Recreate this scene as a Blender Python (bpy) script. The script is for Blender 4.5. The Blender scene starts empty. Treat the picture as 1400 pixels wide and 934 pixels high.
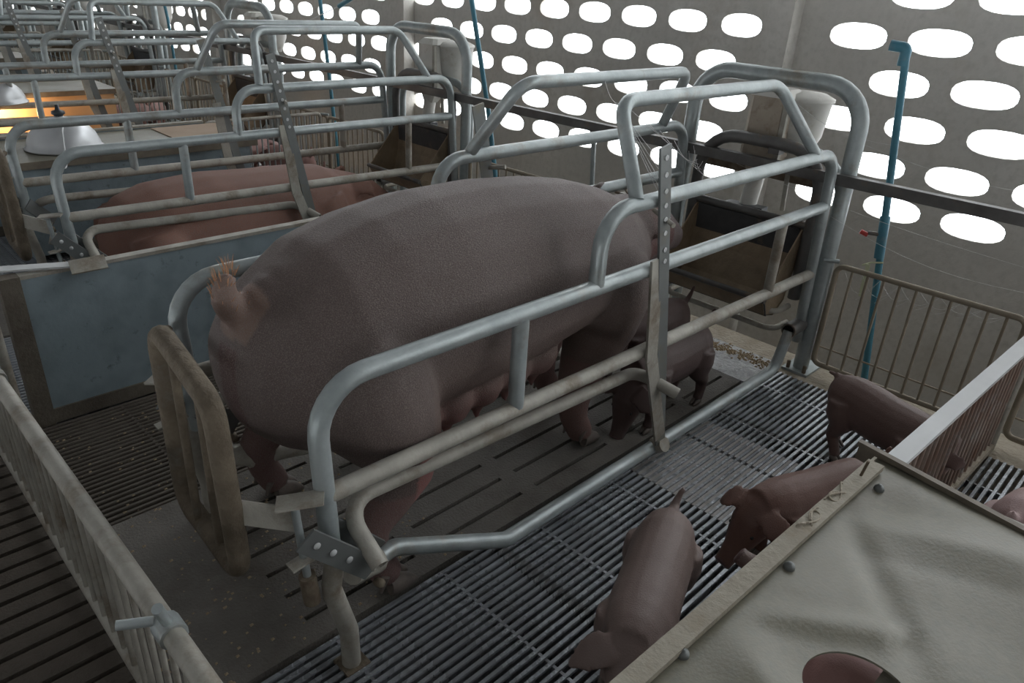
import bpy, bmesh, math, random
from mathutils import Vector, Matrix, noise
R_ = random.Random(7)
V = Vector
sc = bpy.context.scene
COL = sc.collection

# ------------------------------------------------------------------ camera
cam_d = bpy.data.cameras.new('camera')
cam = bpy.data.objects.new('camera', cam_d)
COL.objects.link(cam)
cam_d.sensor_width = 36.0
cam_d.lens = 25.75
cam_d.clip_start = 0.02
rt, dn, fw = V((0.7108, -0.7013, 0.0546)), V((-0.2759, -0.3494, -0.8954)), V((0.647, 0.6214, -0.4418))
m = Matrix((rt, -dn, -fw)).transposed().to_4x4()
m.translation = V((0, 0, 1.4))
cam.matrix_world = m
sc.camera = cam

# ------------------------------------------------------------------ light of the place: overcast sky outside
w = bpy.data.worlds.new('overcast_sky')
sc.world = w
w.use_nodes = True
bg = w.node_tree.nodes['Background']
bg.inputs[0].default_value = (0.93, 0.97, 1.0, 1)
bg.inputs[1].default_value = 6.0
sc.view_settings.view_transform = 'Standard'
sc.view_settings.look = 'None'
sc.view_settings.gamma = 1.0
sc.view_settings.use_curve_mapping = False
sc.view_settings.exposure = -0.12
try:
    sc.cycles.max_bounces = 8
    sc.cycles.diffuse_bounces = 5
    sc.cycles.use_denoising = True
except Exception:
    pass

# ------------------------------------------------------------------ materials
def mat(name, base, alt=None, rough=0.6, metal=0.0, scale=8.0, bump=0.0, bscale=60.0, spec=0.4,
        grime=None, gscale=3.0, gamount=0.5, attr=None, stretch=None, fine=None, rvar=0.0):
    """principled surface: base<->alt mottling, optional grime patches, fine grain, bump"""
    M = bpy.data.materials.new(name)
    M.use_nodes = True
    nt = M.node_tree
    N, L = nt.nodes, nt.links
    b = N['Principled BSDF']
    b.inputs['Roughness'].default_value = rough
    b.inputs['Metallic'].default_value = metal
    b.inputs['Specular IOR Level'].default_value = spec
    tc = N.new('ShaderNodeTexCoord')
    src = tc.outputs['Object']
    if stretch:
        mp = N.new('ShaderNodeMapping')
        mp.inputs['Scale'].default_value = stretch
        L.new(src, mp.inputs['Vector'])
        src = mp.outputs['Vector']
    def nz(s, d=4.0, r=0.6):
        n = N.new('ShaderNodeTexNoise')
        n.inputs['Scale'].default_value = s
        n.inputs['Detail'].default_value = d
        n.inputs['Roughness'].default_value = r
        L.new(src, n.inputs['Vector'])
        return n.outputs['Fac']
    def ramp(f, lo, hi):
        r = N.new('ShaderNodeMapRange')
        r.inputs['From Min'].default_value = lo
        r.inputs['From Max'].default_value = hi
        L.new(f, r.inputs['Value'])
        return r.outputs['Result']
    def mix(f, a, c):
        x = N.new('ShaderNodeMix')
        x.data_type = 'RGBA'
        if isinstance(f, float): x.inputs[0].default_value = f
        else: L.new(f, x.inputs[0])
        for i, q in ((6, a), (7, c)):
            if isinstance(q, tuple): x.inputs[i].default_value = (*q, 1)
            else: L.new(q, x.inputs[i])
        return x.outputs[2]
    col = base
    if attr:
        at = N.new('ShaderNodeAttribute')
        at.attribute_name = attr
        col = at.outputs['Color']
    if alt:
        if attr:
            x = N.new('ShaderNodeMix'); x.data_type = 'RGBA'; x.blend_type = 'MULTIPLY'
            x.inputs[0].default_value = 1.0
            L.new(col, x.inputs[6])
            L.new(mix(ramp(nz(scale), .3, .7), (1, 1, 1), alt), x.inputs[7])
            col = x.outputs[2]
        else:
            col = mix(ramp(nz(scale), .32, .68), base, alt)
    if fine:
        col = mix(ramp(nz(fine[1], 2.0), .45, .75), col, fine[0])
    if grime:
        col = mix(ramp(nz(gscale, 6.0, .7), .62 - .25 * gamount, .80 - .1 * gamount), col, grime)
    if isinstance(col, tuple):
        b.inputs['Base Color'].default_value = (*col, 1)
    else:
        L.new(col, b.inputs['Base Color'])
    if rvar:
        r = N.new('ShaderNodeMapRange')
        r.inputs['From Min'].default_value = .35
        r.inputs['From Max'].default_value = .65
        r.inputs['To Min'].default_value = max(.02, rough - rvar)
        r.inputs['To Max'].default_value = min(1, rough + rvar)
        L.new(nz(scale * .8), r.inputs['Value'])
        L.new(r.outputs['Result'], b.inputs['Roughness'])
    if bump:
        bp = N.new('ShaderNodeBump')
        bp.inputs['Strength'].default_value = bump
        bp.inputs['Distance'].default_value = 0.01
        L.new(nz(bscale, 3.0), bp.inputs['Height'])
        L.new(bp.outputs['Normal'], b.inputs['Normal'])
    return M

GALV = mat('galvanized_steel', (.40, .435, .435), (.29, .325, .325), rough=.40, metal=.35, scale=14, bump=.08, bscale=90,
           grime=(.24, .20, .14), gscale=5, gamount=.25, rvar=.1)
GALV_DIRTY = mat('dusty_galvanized_steel', (.42, .40, .35), (.30, .285, .25), rough=.6, metal=.15, scale=10, bump=.15, bscale=80,
                 grime=(.16, .12, .08), gscale=7, gamount=.5)
GATE_DIRT = mat('dung_caked_steel', (.15, .12, .085), (.08, .062, .042), rough=.8, metal=.0, scale=16, bump=.6, bscale=60,
                grime=(.22, .21, .18), gscale=4, gamount=.1)
STEEL_DARK = mat('weathered_dark_steel', (.17, .165, .16), (.10, .095, .09), rough=.5, metal=.3, scale=8, bump=.1,
                 grime=(.26, .17, .10), gscale=5, gamount=.3)
FENCE = mat('brown_dusted_fence', (.34, .295, .225), (.24, .20, .15), rough=.6, metal=.1, scale=9)
FLATBAR = mat('zinc_flat_bar', (.19, .20, .195), (.15, .158, .155), rough=.5, metal=.3, scale=8, grime=(.22, .19, .13), gscale=4, gamount=.3)
RUST = mat('rusty_bolt', (.20, .165, .12), (.12, .085, .06), rough=.8, scale=40, bump=.3)
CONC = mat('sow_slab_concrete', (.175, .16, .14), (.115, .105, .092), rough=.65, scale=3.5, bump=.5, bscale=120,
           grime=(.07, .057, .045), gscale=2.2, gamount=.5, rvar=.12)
CONC_WET = mat('wet_slab_concrete', (.44, .45, .46), (.30, .30, .30), rough=.3, scale=9, bump=.7, bscale=45, spec=.6,
               grime=(.20, .16, .11), gscale=6, gamount=.4, rvar=.15)
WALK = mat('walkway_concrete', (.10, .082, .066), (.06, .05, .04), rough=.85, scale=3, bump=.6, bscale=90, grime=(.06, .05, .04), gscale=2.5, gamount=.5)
PASS = mat('pale_passage_concrete', (.50, .47, .42), (.40, .37, .32), rough=.85, scale=3, bump=.4)  # pale tone chosen to bounce light up onto the perforated wall
KERB = mat('feed_dusted_kerb', (.42, .37, .30), (.30, .26, .20), rough=.9, scale=12, bump=.8, bscale=60)
SLAT = mat('wet_steel_slat', (.34, .355, .38), (.25, .26, .275), rough=.27, metal=.45, scale=10, bump=.25, bscale=70, spec=.6,
           grime=(.12, .10, .08), gscale=5, gamount=.35, rvar=.12)
SLATD = mat('dung_coated_slat', (.13, .11, .09), (.08, .067, .055), rough=.6, scale=9, bump=.4, bscale=70, spec=.4)
PLATE = mat('worn_plastic_insert', (.33, .31, .30), (.26, .24, .22), rough=.45, scale=14, bump=.3, bscale=70)
PIT = mat('slurry_pit', (.02, .018, .015), (.035, .03, .025), rough=.5, scale=2)
WALL = mat('grey_concrete_wall', (.62, .60, .565), (.53, .51, .475), rough=.9, scale=1.6, bump=.25, bscale=40,
           grime=(.40, .35, .28), gscale=1.1, gamount=.35, fine=((.50, .485, .45), 30))
ROOF = mat('dark_roof_sheet', (.10, .10, .10), rough=.8)
WALLD = mat('low_bounce_concrete_wall', (.13, .125, .12), (.10, .095, .09), rough=.9, scale=2)  # unseen walls, like the roof, darkened to cut bounced light
BLUE = mat('pale_blue_panel', (.27, .33, .36), (.225, .28, .305), rough=.6, scale=2.5, bump=.1,
           grime=(.07, .08, .075), gscale=22, gamount=.12, fine=((.19, .235, .255), 9))
CHAN = mat('dirty_channel', (.16, .14, .11), (.09, .075, .06), rough=.8, scale=9, bump=.5)
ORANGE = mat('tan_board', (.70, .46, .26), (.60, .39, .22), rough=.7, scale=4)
CARD = mat('brown_cardboard', (.42, .32, .24), (.36, .27, .20), rough=.9, scale=6)
WHITEPL = mat('white_plastic', (.62, .61, .57), (.52, .50, .46), rough=.5, scale=5, grime=(.34, .28, .20), gscale=9, gamount=.35)
CREAMPL = mat('dusty_cream_plastic', (.46, .40, .33), (.36, .30, .24), rough=.7, scale=7, grime=(.24, .18, .12), gscale=18, gamount=.4)
TROUGHB = mat('dark_trough_back', (.07, .068, .068), (.045, .045, .048), rough=.45, scale=12, bump=.2, grime=(.24, .18, .11), gscale=5, gamount=.35)
TROUGH = mat('stained_trough', (.34, .26, .175), (.20, .15, .10), rough=.5, scale=9, bump=.3, grime=(.28, .20, .12), gscale=6, gamount=.4, spec=.4)
BLACK = mat('black_plastic', (.03, .035, .04), rough=.4)
PIPEBL = mat('blue_water_pipe', (.06, .21, .28), (.05, .17, .23), rough=.4, scale=6, grime=(.17, .22, .24), gscale=9, gamount=.3)
RED = mat('red_valve_handle', (.45, .05, .04), rough=.5)
LIDM = mat('beige_lid_sheet', (.195, .182, .137), (.158, .146, .108), rough=.38, scale=3.5, bump=.08, bscale=150, spec=.4,
           grime=(.13, .11, .075), gscale=5, gamount=.3, fine=((.16, .155, .12), 60), rvar=.08)
STRIP = mat('dusty_wood_strip', (.35, .32, .26), (.27, .24, .19), rough=.75, scale=10, bump=.4, bscale=50,
            grime=(.24, .19, .13), gscale=9, gamount=.3)
DARKEDGE = mat('dark_metal_edge', (.20, .17, .13), (.13, .11, .085), rough=.6, scale=14)
WHITERAIL = mat('white_rail', (.55, .56, .56), (.47, .48, .48), rough=.45, scale=6)
REDBAR = mat('rust_stained_bar', (.34, .29, .25), (.24, .15, .11), rough=.6, scale=7, grime=(.46, .45, .43), gscale=9, gamount=.3)
ALU = mat('aluminium_shade', (.55, .56, .57), (.48, .49, .50), rough=.38, metal=.6, scale=6)
FEED = mat('spilled_feed', (.40, .32, .22), (.28, .21, .13), rough=.95, scale=60, bump=.6, bscale=150)
WEB = mat('spider_silk', (.60, .60, .60), rough=.6)
TAPE = mat('pale_yellow_tape', (.55, .58, .40), rough=.6)
HOOF = mat('hoof_horn', (.10, .085, .075), (.17, .14, .12), rough=.6, scale=30)
HAIR = mat('ginger_bristle', (.42, .22, .12), rough=.6)
EYE = mat('dark_eye', (.01, .008, .008), rough=.15)
SKIN = mat('bristled_sow_skin', (.3, .2, .18), (.80, .76, .74), attr='tint', rough=.62, scale=5, bump=.35, bscale=260, spec=.35,
           fine=((.21, .172, .155), 420))
PSKIN = mat('piglet_skin', (.3, .2, .18), (.82, .78, .76), attr='tint', rough=.5, scale=9, bump=.2, bscale=300, spec=.4)

# ------------------------------------------------------------------ mesh helpers
class MB:
    def __init__(s):
        s.v, s.f, s.sm = [], [], []
    def add(s, vs, fs, smooth=False):
        o = len(s.v)
        s.v += [V(p) for p in vs]
        s.f += [tuple(i + o for i in f) for f in fs]
        s.sm += [smooth] * len(fs)
    def box(s, lo, hi, M=None):
        x0, y0, z0 = lo; x1, y1, z1 = hi
        p = [V(q) for q in ((x0,y0,z0),(x1,y0,z0),(x1,y1,z0),(x0,y1,z0),(x0,y0,z1),(x1,y0,z1),(x1,y1,z1),(x0,y1,z1))]
        if M: p = [M @ q for q in p]
        s.add(p, [(0,3,2,1),(4,5,6,7),(0,1,5,4),(1,2,6,5),(2,3,7,6),(3,0,4,7)])
        return s
    def bar(s, a, b, wdt, thk, side):
        """flat bar from a to b; side = width direction"""
        a, b = V(a), V(b); t = (b - a).normalized()
        sd = V(side); sd = (sd - t * sd.dot(t)).normalized(); n = t.cross(sd)
        p = []
        for c in (a, b):
            for i, j in ((-1,-1),(1,-1),(1,1),(-1,1)):
                p.append(c + sd * (wdt/2*i) + n * (thk/2*j))
        s.add(p, [(0,3,2,1),(4,5,6,7),(0,1,5,4),(1,2,6,5),(2,3,7,6),(3,0,4,7)])
        return s
    def tube(s, path, r, fillet=0.0, n=12, open_end=False, closed=False, wall=.004):
        pts = fil([V(p) for p in path], fillet, closed)
        rs = r if isinstance(r, (list, tuple)) else None
        k = len(pts)
        tang = []
        for i in range(k):
            if closed: t = pts[(i+1) % k] - pts[i-1]
            elif i == 0: t = pts[1] - pts[0]
            elif i == k-1: t = pts[-1] - pts[-2]
            else: t = (pts[i+1]-pts[i]).normalized() + (pts[i]-pts[i-1]).normalized()
            tang.append(t.normalized())
        u = tang[0].orthogonal().normalized()
        vs = []
        for i in range(k):
            t = tang[i]
            u = (u - t * u.dot(t)).normalized()
            b = t.cross(u)
            rr = rs[min(i, len(rs)-1)] if rs else r
            for j in range(n):
                a = 2*math.pi*j/n
                vs.append(pts[i] + (u*math.cos(a) + b*math.sin(a))*rr)
        fs = []
        m_ = k if closed else k-1
        for i in range(m_):
            for j in range(n):
                a, c = i*n, ((i+1) % k)*n
                fs.append((a+j, a+(j+1) % n, c+(j+1) % n, c+j))
        s.add(vs, fs, True)
        if not closed:
            for e in (0, k-1):
                ring = [vs[e*n+j] for j in range(n)]
                if open_end:
                    c0 = pts[e]; t = tang[e] if e == 0 else -tang[e]
                    inner = [c0 + (q-c0)*.8 for q in ring]
                    deep = [q + t*.05 for q in inner]
                    fl = []
                    for j in range(n):
                        j2 = (j+1) % n
                        f1, f2 = (j, j2, n+j2, n+j), (n+j, n+j2, 2*n+j2, 2*n+j)
                        fl += [f1[::-1], f2[::-1]] if e == 0 else [f1, f2]
                    s.add(ring+inner+deep, fl)
                else:
                    f = tuple(range(n))
                    s.add(ring, [f[::-1] if e == 0 else f])
        return s
    def loft(s, rings, n=20):
        """rings: (center, side vec, up vec, half-width, up-height, down-height)"""
        vs = []
        for c, sd, up, a, bu, bd in rings:
            c, sd, up = V(c), V(sd), V(up)
            for j in range(n):
                t = 2*math.pi*j/n
                ct, st = math.cos(t), math.sin(t)
                vs.append(c + sd*a*ct + up*(bu if st > 0 else bd)*st)
        fs = []
        for i in range(len(rings)-1):
            for j in range(n):
                fs.append((i*n+j, i*n+(j+1) % n, (i+1)*n+(j+1) % n, (i+1)*n+j))
        s.add(vs, fs, True)
        k = len(rings)
        s.add(vs[:n], [tuple(range(n))[::-1]]); s.add(vs[(k-1)*n:], [tuple(range(n))])
        return s
    def lathe(s, prof, o, ax=V((0,0,1)), n=24):
        ax = V(ax).normalized(); u = ax.orthogonal().normalized(); b = ax.cross(u)
        vs = []
        for r, h in prof:
            for j in range(n):
                a = 2*math.pi*j/n
                vs.append(V(o) + ax*h + (u*math.cos(a)+b*math.sin(a))*max(r, 1e-5))
        fs = [(i*n+j, i*n+(j+1) % n, (i+1)*n+(j+1) % n, (i+1)*n+j) for i in range(len(prof)-1) for j in range(n)]
        s.add(vs, fs, True)
        return s
    def build(s, name, material, parent=None, at=None):
        o0 = V(at) if at is not None else (parent_loc(parent) if parent else V((0,0,0)))
        me = bpy.data.meshes.new(name)
        me.from_pydata([p - o0 for p in s.v], [], s.f)
        me.polygons.foreach_set('use_smooth', s.sm)
        me.materials.append(material)
        me.update()
        ob = bpy.data.objects.new(name, me)
        COL.objects.link(ob)
        if parent: ob.parent = parent
        elif at is not None: ob.location = at
        return ob

def parent_loc(p):
    l = V((0,0,0))
    while p:
        l += p.location; p = p.parent
    return l

def fil(p, r, closed=False):
    if not r or len(p) < 3: return p
    out = []
    k = len(p)
    for i in range(k):
        if not closed and i in (0, k-1):
            out.append(p[i]); continue
        a, b, c = p[i-1], p[i], p[(i+1) % k]
        d1, d2 = (a-b), (c-b)
        l1, l2 = d1.length, d2.length
        d1.normalize(); d2.normalize()
        ang = d1.angle(d2)
        if ang > math.pi - .02: out.append(b); continue
        q = r / math.tan(ang/2)
        q = min(q, l1*.49 if (closed or 0 < i-1) else l1*.9, l2*.49 if (closed or i+1 < k-1) else l2*.9)
        rr = q*math.tan(ang/2)
        cen = b + (d1+d2).normalized() * (rr/math.sin(ang/2))
        s0, s1 = b + d1*q - cen, b + d2*q - cen
        ns = 7
        tot = s0.angle(s1); axs = s0.cross(s1).normalized()
        for j in range(ns+1):
            out.append(cen + Matrix.Rotation(tot*j/ns, 3, axs) @ s0)
    return out

def tag(o, label=None, cat=None, group=None, kind=None):
    if label: o['label'] = label
    if cat: o['category'] = cat
    if group: o['group'] = group
    if kind: o['kind'] = kind
    return o
def thing(name, label, cat, loc, group=None):
    o = bpy.data.objects.new(name, None)
    o.empty_display_size = .05
    COL.objects.link(o); o.location = loc
    return tag(o, label, cat, group)
def copy_tree(o, parent=None, off=None, label=None):
    c = o.copy(); COL.objects.link(c)
    if parent: c.parent = parent
    if off is not None: c.location = o.location + V(off)
    if label: c['label'] = label
    for ch in list(o.children): copy_tree(ch, c)
    return c
def T(path, r, name, material, parent, fillet=0.0, **k):
    return MB().tube(path, r, fillet, **k).build(name, material, parent)

P = 2.15            # pen pitch along Y
NP = 8              # pens going back from the camera
# ------------------------------------------------------------------ setting: floor
floor = tag(MB().box((-3, -3.2, -.75), (2.95, 26, -.6)).build('floor', PIT), kind='structure',
            label='dark pit floor under the slats')
kerb = tag(MB().box((2.735, -2.5, -.6), (2.95, 26, -.004)).build('trim_1', KERB), kind='structure', label='feed dusted concrete kerb along the pen fronts')
tag(MB().box((2.95, -3.2, -.75), (3.66, 26, -.45)).build('floor.001', PASS), kind='structure', label='sunken concrete passage along the wall')
# sow slab with slits
def slab(dy, slits=True):
    b = MB()
    x0, x1, y0, y1 = .27, 2.56, 1.135+dy, 1.84+dy
    rows = [1.208+.0922*i+dy for i in range(7)]
    hw = .007
    segs = [(.60,.93),(.992,1.34),(1.40,1.75),(1.812,2.16),(2.222,2.50)]
    prev = y0
    for y in rows:
        b.box((x0, prev, -.08), (x1, y-hw, 0)); prev = y+hw
        xs = [x0] + [q for s_ in segs for q in s_] + [x1]
        for i in range(0, len(xs), 2):
            b.box((xs[i], y-hw, -.08), (xs[i+1], y+hw, 0))
    b.box((x0, prev, -.08), (x1, y1, 0))
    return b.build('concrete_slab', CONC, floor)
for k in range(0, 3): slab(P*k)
for k in range(0, 3):
    MB().box((2.53, 1.10+P*k, -.08), (2.80, 1.80+P*k, .0015)).build('wet_slab', CONC_WET, floor)
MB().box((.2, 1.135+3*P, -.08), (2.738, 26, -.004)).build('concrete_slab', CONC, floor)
# steel slats, one object per slat
sp = .0227
def slat_mesh(x0, x1):
    b = MB()
    prof = [(-.0035,-.03),(-.0064,-.004),(-.0045,0),(.0045,0),(.0064,-.004),(.0035,-.03)]
    vs = [(x0,y,z) for y,z in prof] + [(x1,y,z) for y,z in prof]
    b.add(vs, [(i,(i+1)%6,(i+1)%6+6,i+6) for i in range(6)] + [(5,4,3,2,1,0),(6,7,8,9,10,11)])
    return b
def slats(y0, y1, x0, x1, parent, M=None):
    M = M or SLAT
    first = None
    n = int((y1-y0)/sp)
    for i in range(n+1):
        if first is None:
            first = slat_mesh(x0, x1).build('slat', M, parent); o = first
        else:
            o = first.copy(); COL.objects.link(o)
        o.location = (0, y0+sp*i, R_.uniform(-.001, .0))
    rb = MB()
    for x in [x0+.02+ .325*j for j in range(int((x1-x0)/.325)+1)]:
        rb.box((x-.004, y0, -.03), (x+.004, y0+sp*n, -.004))
    rb.build('slat_rib', M, parent)
slats(.362, 1.125, .28, 2.735, floor)
slats(1.853, 2.47, .28, 2.735, floor, SLATD)
slats(-.45, .30, 1.2, 2.735, floor)
slats(.362+P, 1.125+P, .28, 2.735, floor)
slats(1.853+P, 2.47+P, .28, 2.735, floor)
slats(.362+2*P, 1.125+2*P, .28, 2.735, floor)
# inserts that narrow the gaps in the middle of the creep area
b = MB()
for i in range(16):
    y = .362 + sp*(16+i) - sp/2
    b.box((1.70, y-.0046, -.02), (2.015, y+.0046, -.0035))
    b.box((2.03, y-.0046, -.02), (2.16, y+.0046, -.002))
b.build('slot_filler', PLATE, floor)
# walkway of concrete slats behind the pens
wf = tag(MB().box((-2.2, -3, -.75), (.255, 26, -.3)).build('floor.002', PIT), kind='structure', label='dark channel under the walkway slats')
pl = None
for i in range(150):
    y = -2.0 + .0605*i*1.0
    if y > 7: break
    if pl is None:
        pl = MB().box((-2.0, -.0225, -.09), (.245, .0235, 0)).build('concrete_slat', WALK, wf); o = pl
    else:
        o = pl.copy(); COL.objects.link(o)
    o.location = (0, y, R_.uniform(-.002, 0))

# ------------------------------------------------------------------ setting: perforated wall, pillars, roof
XW, TW = 3.70, .03
def wall_build():
    b = MB()
    Y0, Y1, Z0, Z1 = -6.0, 26.0, -.75, 2.55
    hz0, dz, nrow = .523, .1835, 11
    N = 20
    def ring(cy, cz, aw, ah):
        out = []
        for j in range(N):
            t = 2*math.pi*(j+.5)/N
            c, s_ = math.cos(t), math.sin(t)
            e = 2/2.5
            out.append((cy + aw*math.copysign(abs(c)**e, c), cz + ah*math.copysign(abs(s_)**e, s_)))
        return out
    def solid(ya, yb, za, zb):
        if yb-ya < 1e-4: return
        for x in (XW, XW+TW):
            q = [(x,ya,za),(x,yb,za),(x,yb,zb),(x,ya,zb)]
            b.add(q, [(0,3,2,1) if x == XW else (0,1,2,3)])
    bot = hz0 - dz/2
    solid(Y0, Y1, Z0, bot)
    top = bot + dz*nrow
    bays = [(-6.0,-4.35,.352,.12),(-4.2,-1.45,.352,.1),(-1.3,1.76,.352,.062),(1.95,4.85,.324,.0),(5.0,8.0,.33,.05)]
    y = 8.15
    while y < 25: bays.append((y, y+2.95, .326, .05)); y += 3.1
    prev = Y0
    for (ya, yb, pt, ph) in bays:
        solid(prev, ya, bot, top); prev = yb
        for r in range(nrow):
            cz = hz0 + dz*r
            off = (.12 if r % 2 else 0.0)
            # anchor columns to measured hole positions
            if ya == -1.3: first = 1.118 - .352*6 + off
            elif ya == 1.95: first = 2.069 + (.115 if r % 2 else 0)
            else: first = ya + .17 + off + ph
            ys = []
            c = first
            while c + pt/2 <= yb + .001:
                if c - pt/2 >= ya - .06: ys.append(c)
                c += pt
            za, zb = cz-dz/2, cz+dz/2
            cur = ya
            for c in ys:
                a, d = max(c-pt/2, ya), min(c+pt/2, yb)
                if a > cur + 1e-4: solid(cur, a, za, zb)
                aw = min(.131*pt/.352*1.0, c-a-.004, d-c-.004)
                rg = ring(c, cz, aw, .0555)
                # square outline matched to the ring by angle
                out = []
                for j in range(N):
                    t = 2*math.pi*(j+.5)/N
                    cs, sn = math.cos(t), math.sin(t)
                    k_ = min(1/abs(cs) if abs(cs) > 1e-6 else 9, 1/abs(sn) if abs(sn) > 1e-6 else 9)
                    yy = c + ((d-c) if cs > 0 else (c-a))*cs*k_
                    out.append((yy, cz + dz/2*sn*k_))
                cor = {}
                for x, flip in ((XW, False), (XW+TW, True)):
                    vs = [(x,)+p for p in rg] + [(x,)+p for p in out] + [(x,d,zb),(x,a,zb),(x,a,za),(x,d,za)]
                    fs = []
                    for j in range(N):
                        j2 = (j+1) % N
                        fs.append((j, j2, N+j2, N+j))
                    # corner fans
                    q = N//4
                    for ci in range(4):
                        # outline pair straddling this corner
                        for j in range(N):
                            j2 = (j+1) % N
                            p1, p2 = out[j], out[j2]
                            if abs(p1[0]-p2[0]) > 1e-5 and abs(p1[1]-p2[1]) > 1e-5:
                                cy_, cz_ = vs[2*N+ci][1], vs[2*N+ci][2]
                                if (abs(p1[0]-cy_) < 1e-5 or abs(p1[1]-cz_) < 1e-5) and (abs(p2[0]-cy_) < 1e-5 or abs(p2[1]-cz_) < 1e-5):
                                    fs.append((N+j, N+j2, 2*N+ci))
                    b.add(vs, [f if not flip else f[::-1] for f in fs])
                vs = [(XW,)+p for p in rg] + [(XW+TW,)+p for p in rg]
                b.add(vs, [(j, (j+1) % N, N+(j+1) % N, N+j)[::-1] for j in range(N)], True)
                cur = d
            solid(cur, yb, za, zb)
    solid(prev, Y1, bot, top)
    solid(Y0, Y1, top, Z1)
    b.add([(XW,Y0,Z1),(XW,Y1,Z1),(XW+TW,Y1,Z1),(XW+TW,Y0,Z1)], [(0,1,2,3)])
    wl = b.build('wall_front', WALL)
    tag(wl, 'grey concrete wall pierced by rows of oval vent holes', kind='structure')
    for (ya, yb) in [(-1.45,-1.3),(1.755,1.885),(4.77,4.90)] + [(8.0+3.1*i, 8.15+3.1*i) for i in range(6)]:
        MB().box((XW-.10, ya, -.45), (XW+.02, yb, 3.85)).build('pillar', WALL, wl)
    return wl
wall_build()
tag(MB().box((-8.5, -6.0, 3.8), (4.3, 26, 3.86)).build('ceiling', ROOF), kind='structure', label='low grey sheet roof over the pens')
tag(MB().box((-8.4, -6.0, -.75), (-8.3, 26, 3.76)).build('wall_back', WALLD), kind='structure', label='unseen concrete wall closing the far side of the barn')  # out of view, built almost up to the roof to hold back light
tag(MB().box((-8.4, 26.0, -.75), (4.0, 26.1, 3.8)).build('wall_left', WALLD), kind='structure', label='concrete end wall of the barn')
tag(MB().box((-8.4, -6.1, -.75), (4.0, -6.0, 3.8)).build('wall_right', WALLD), kind='structure', label='concrete near end wall of the barn')

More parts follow.
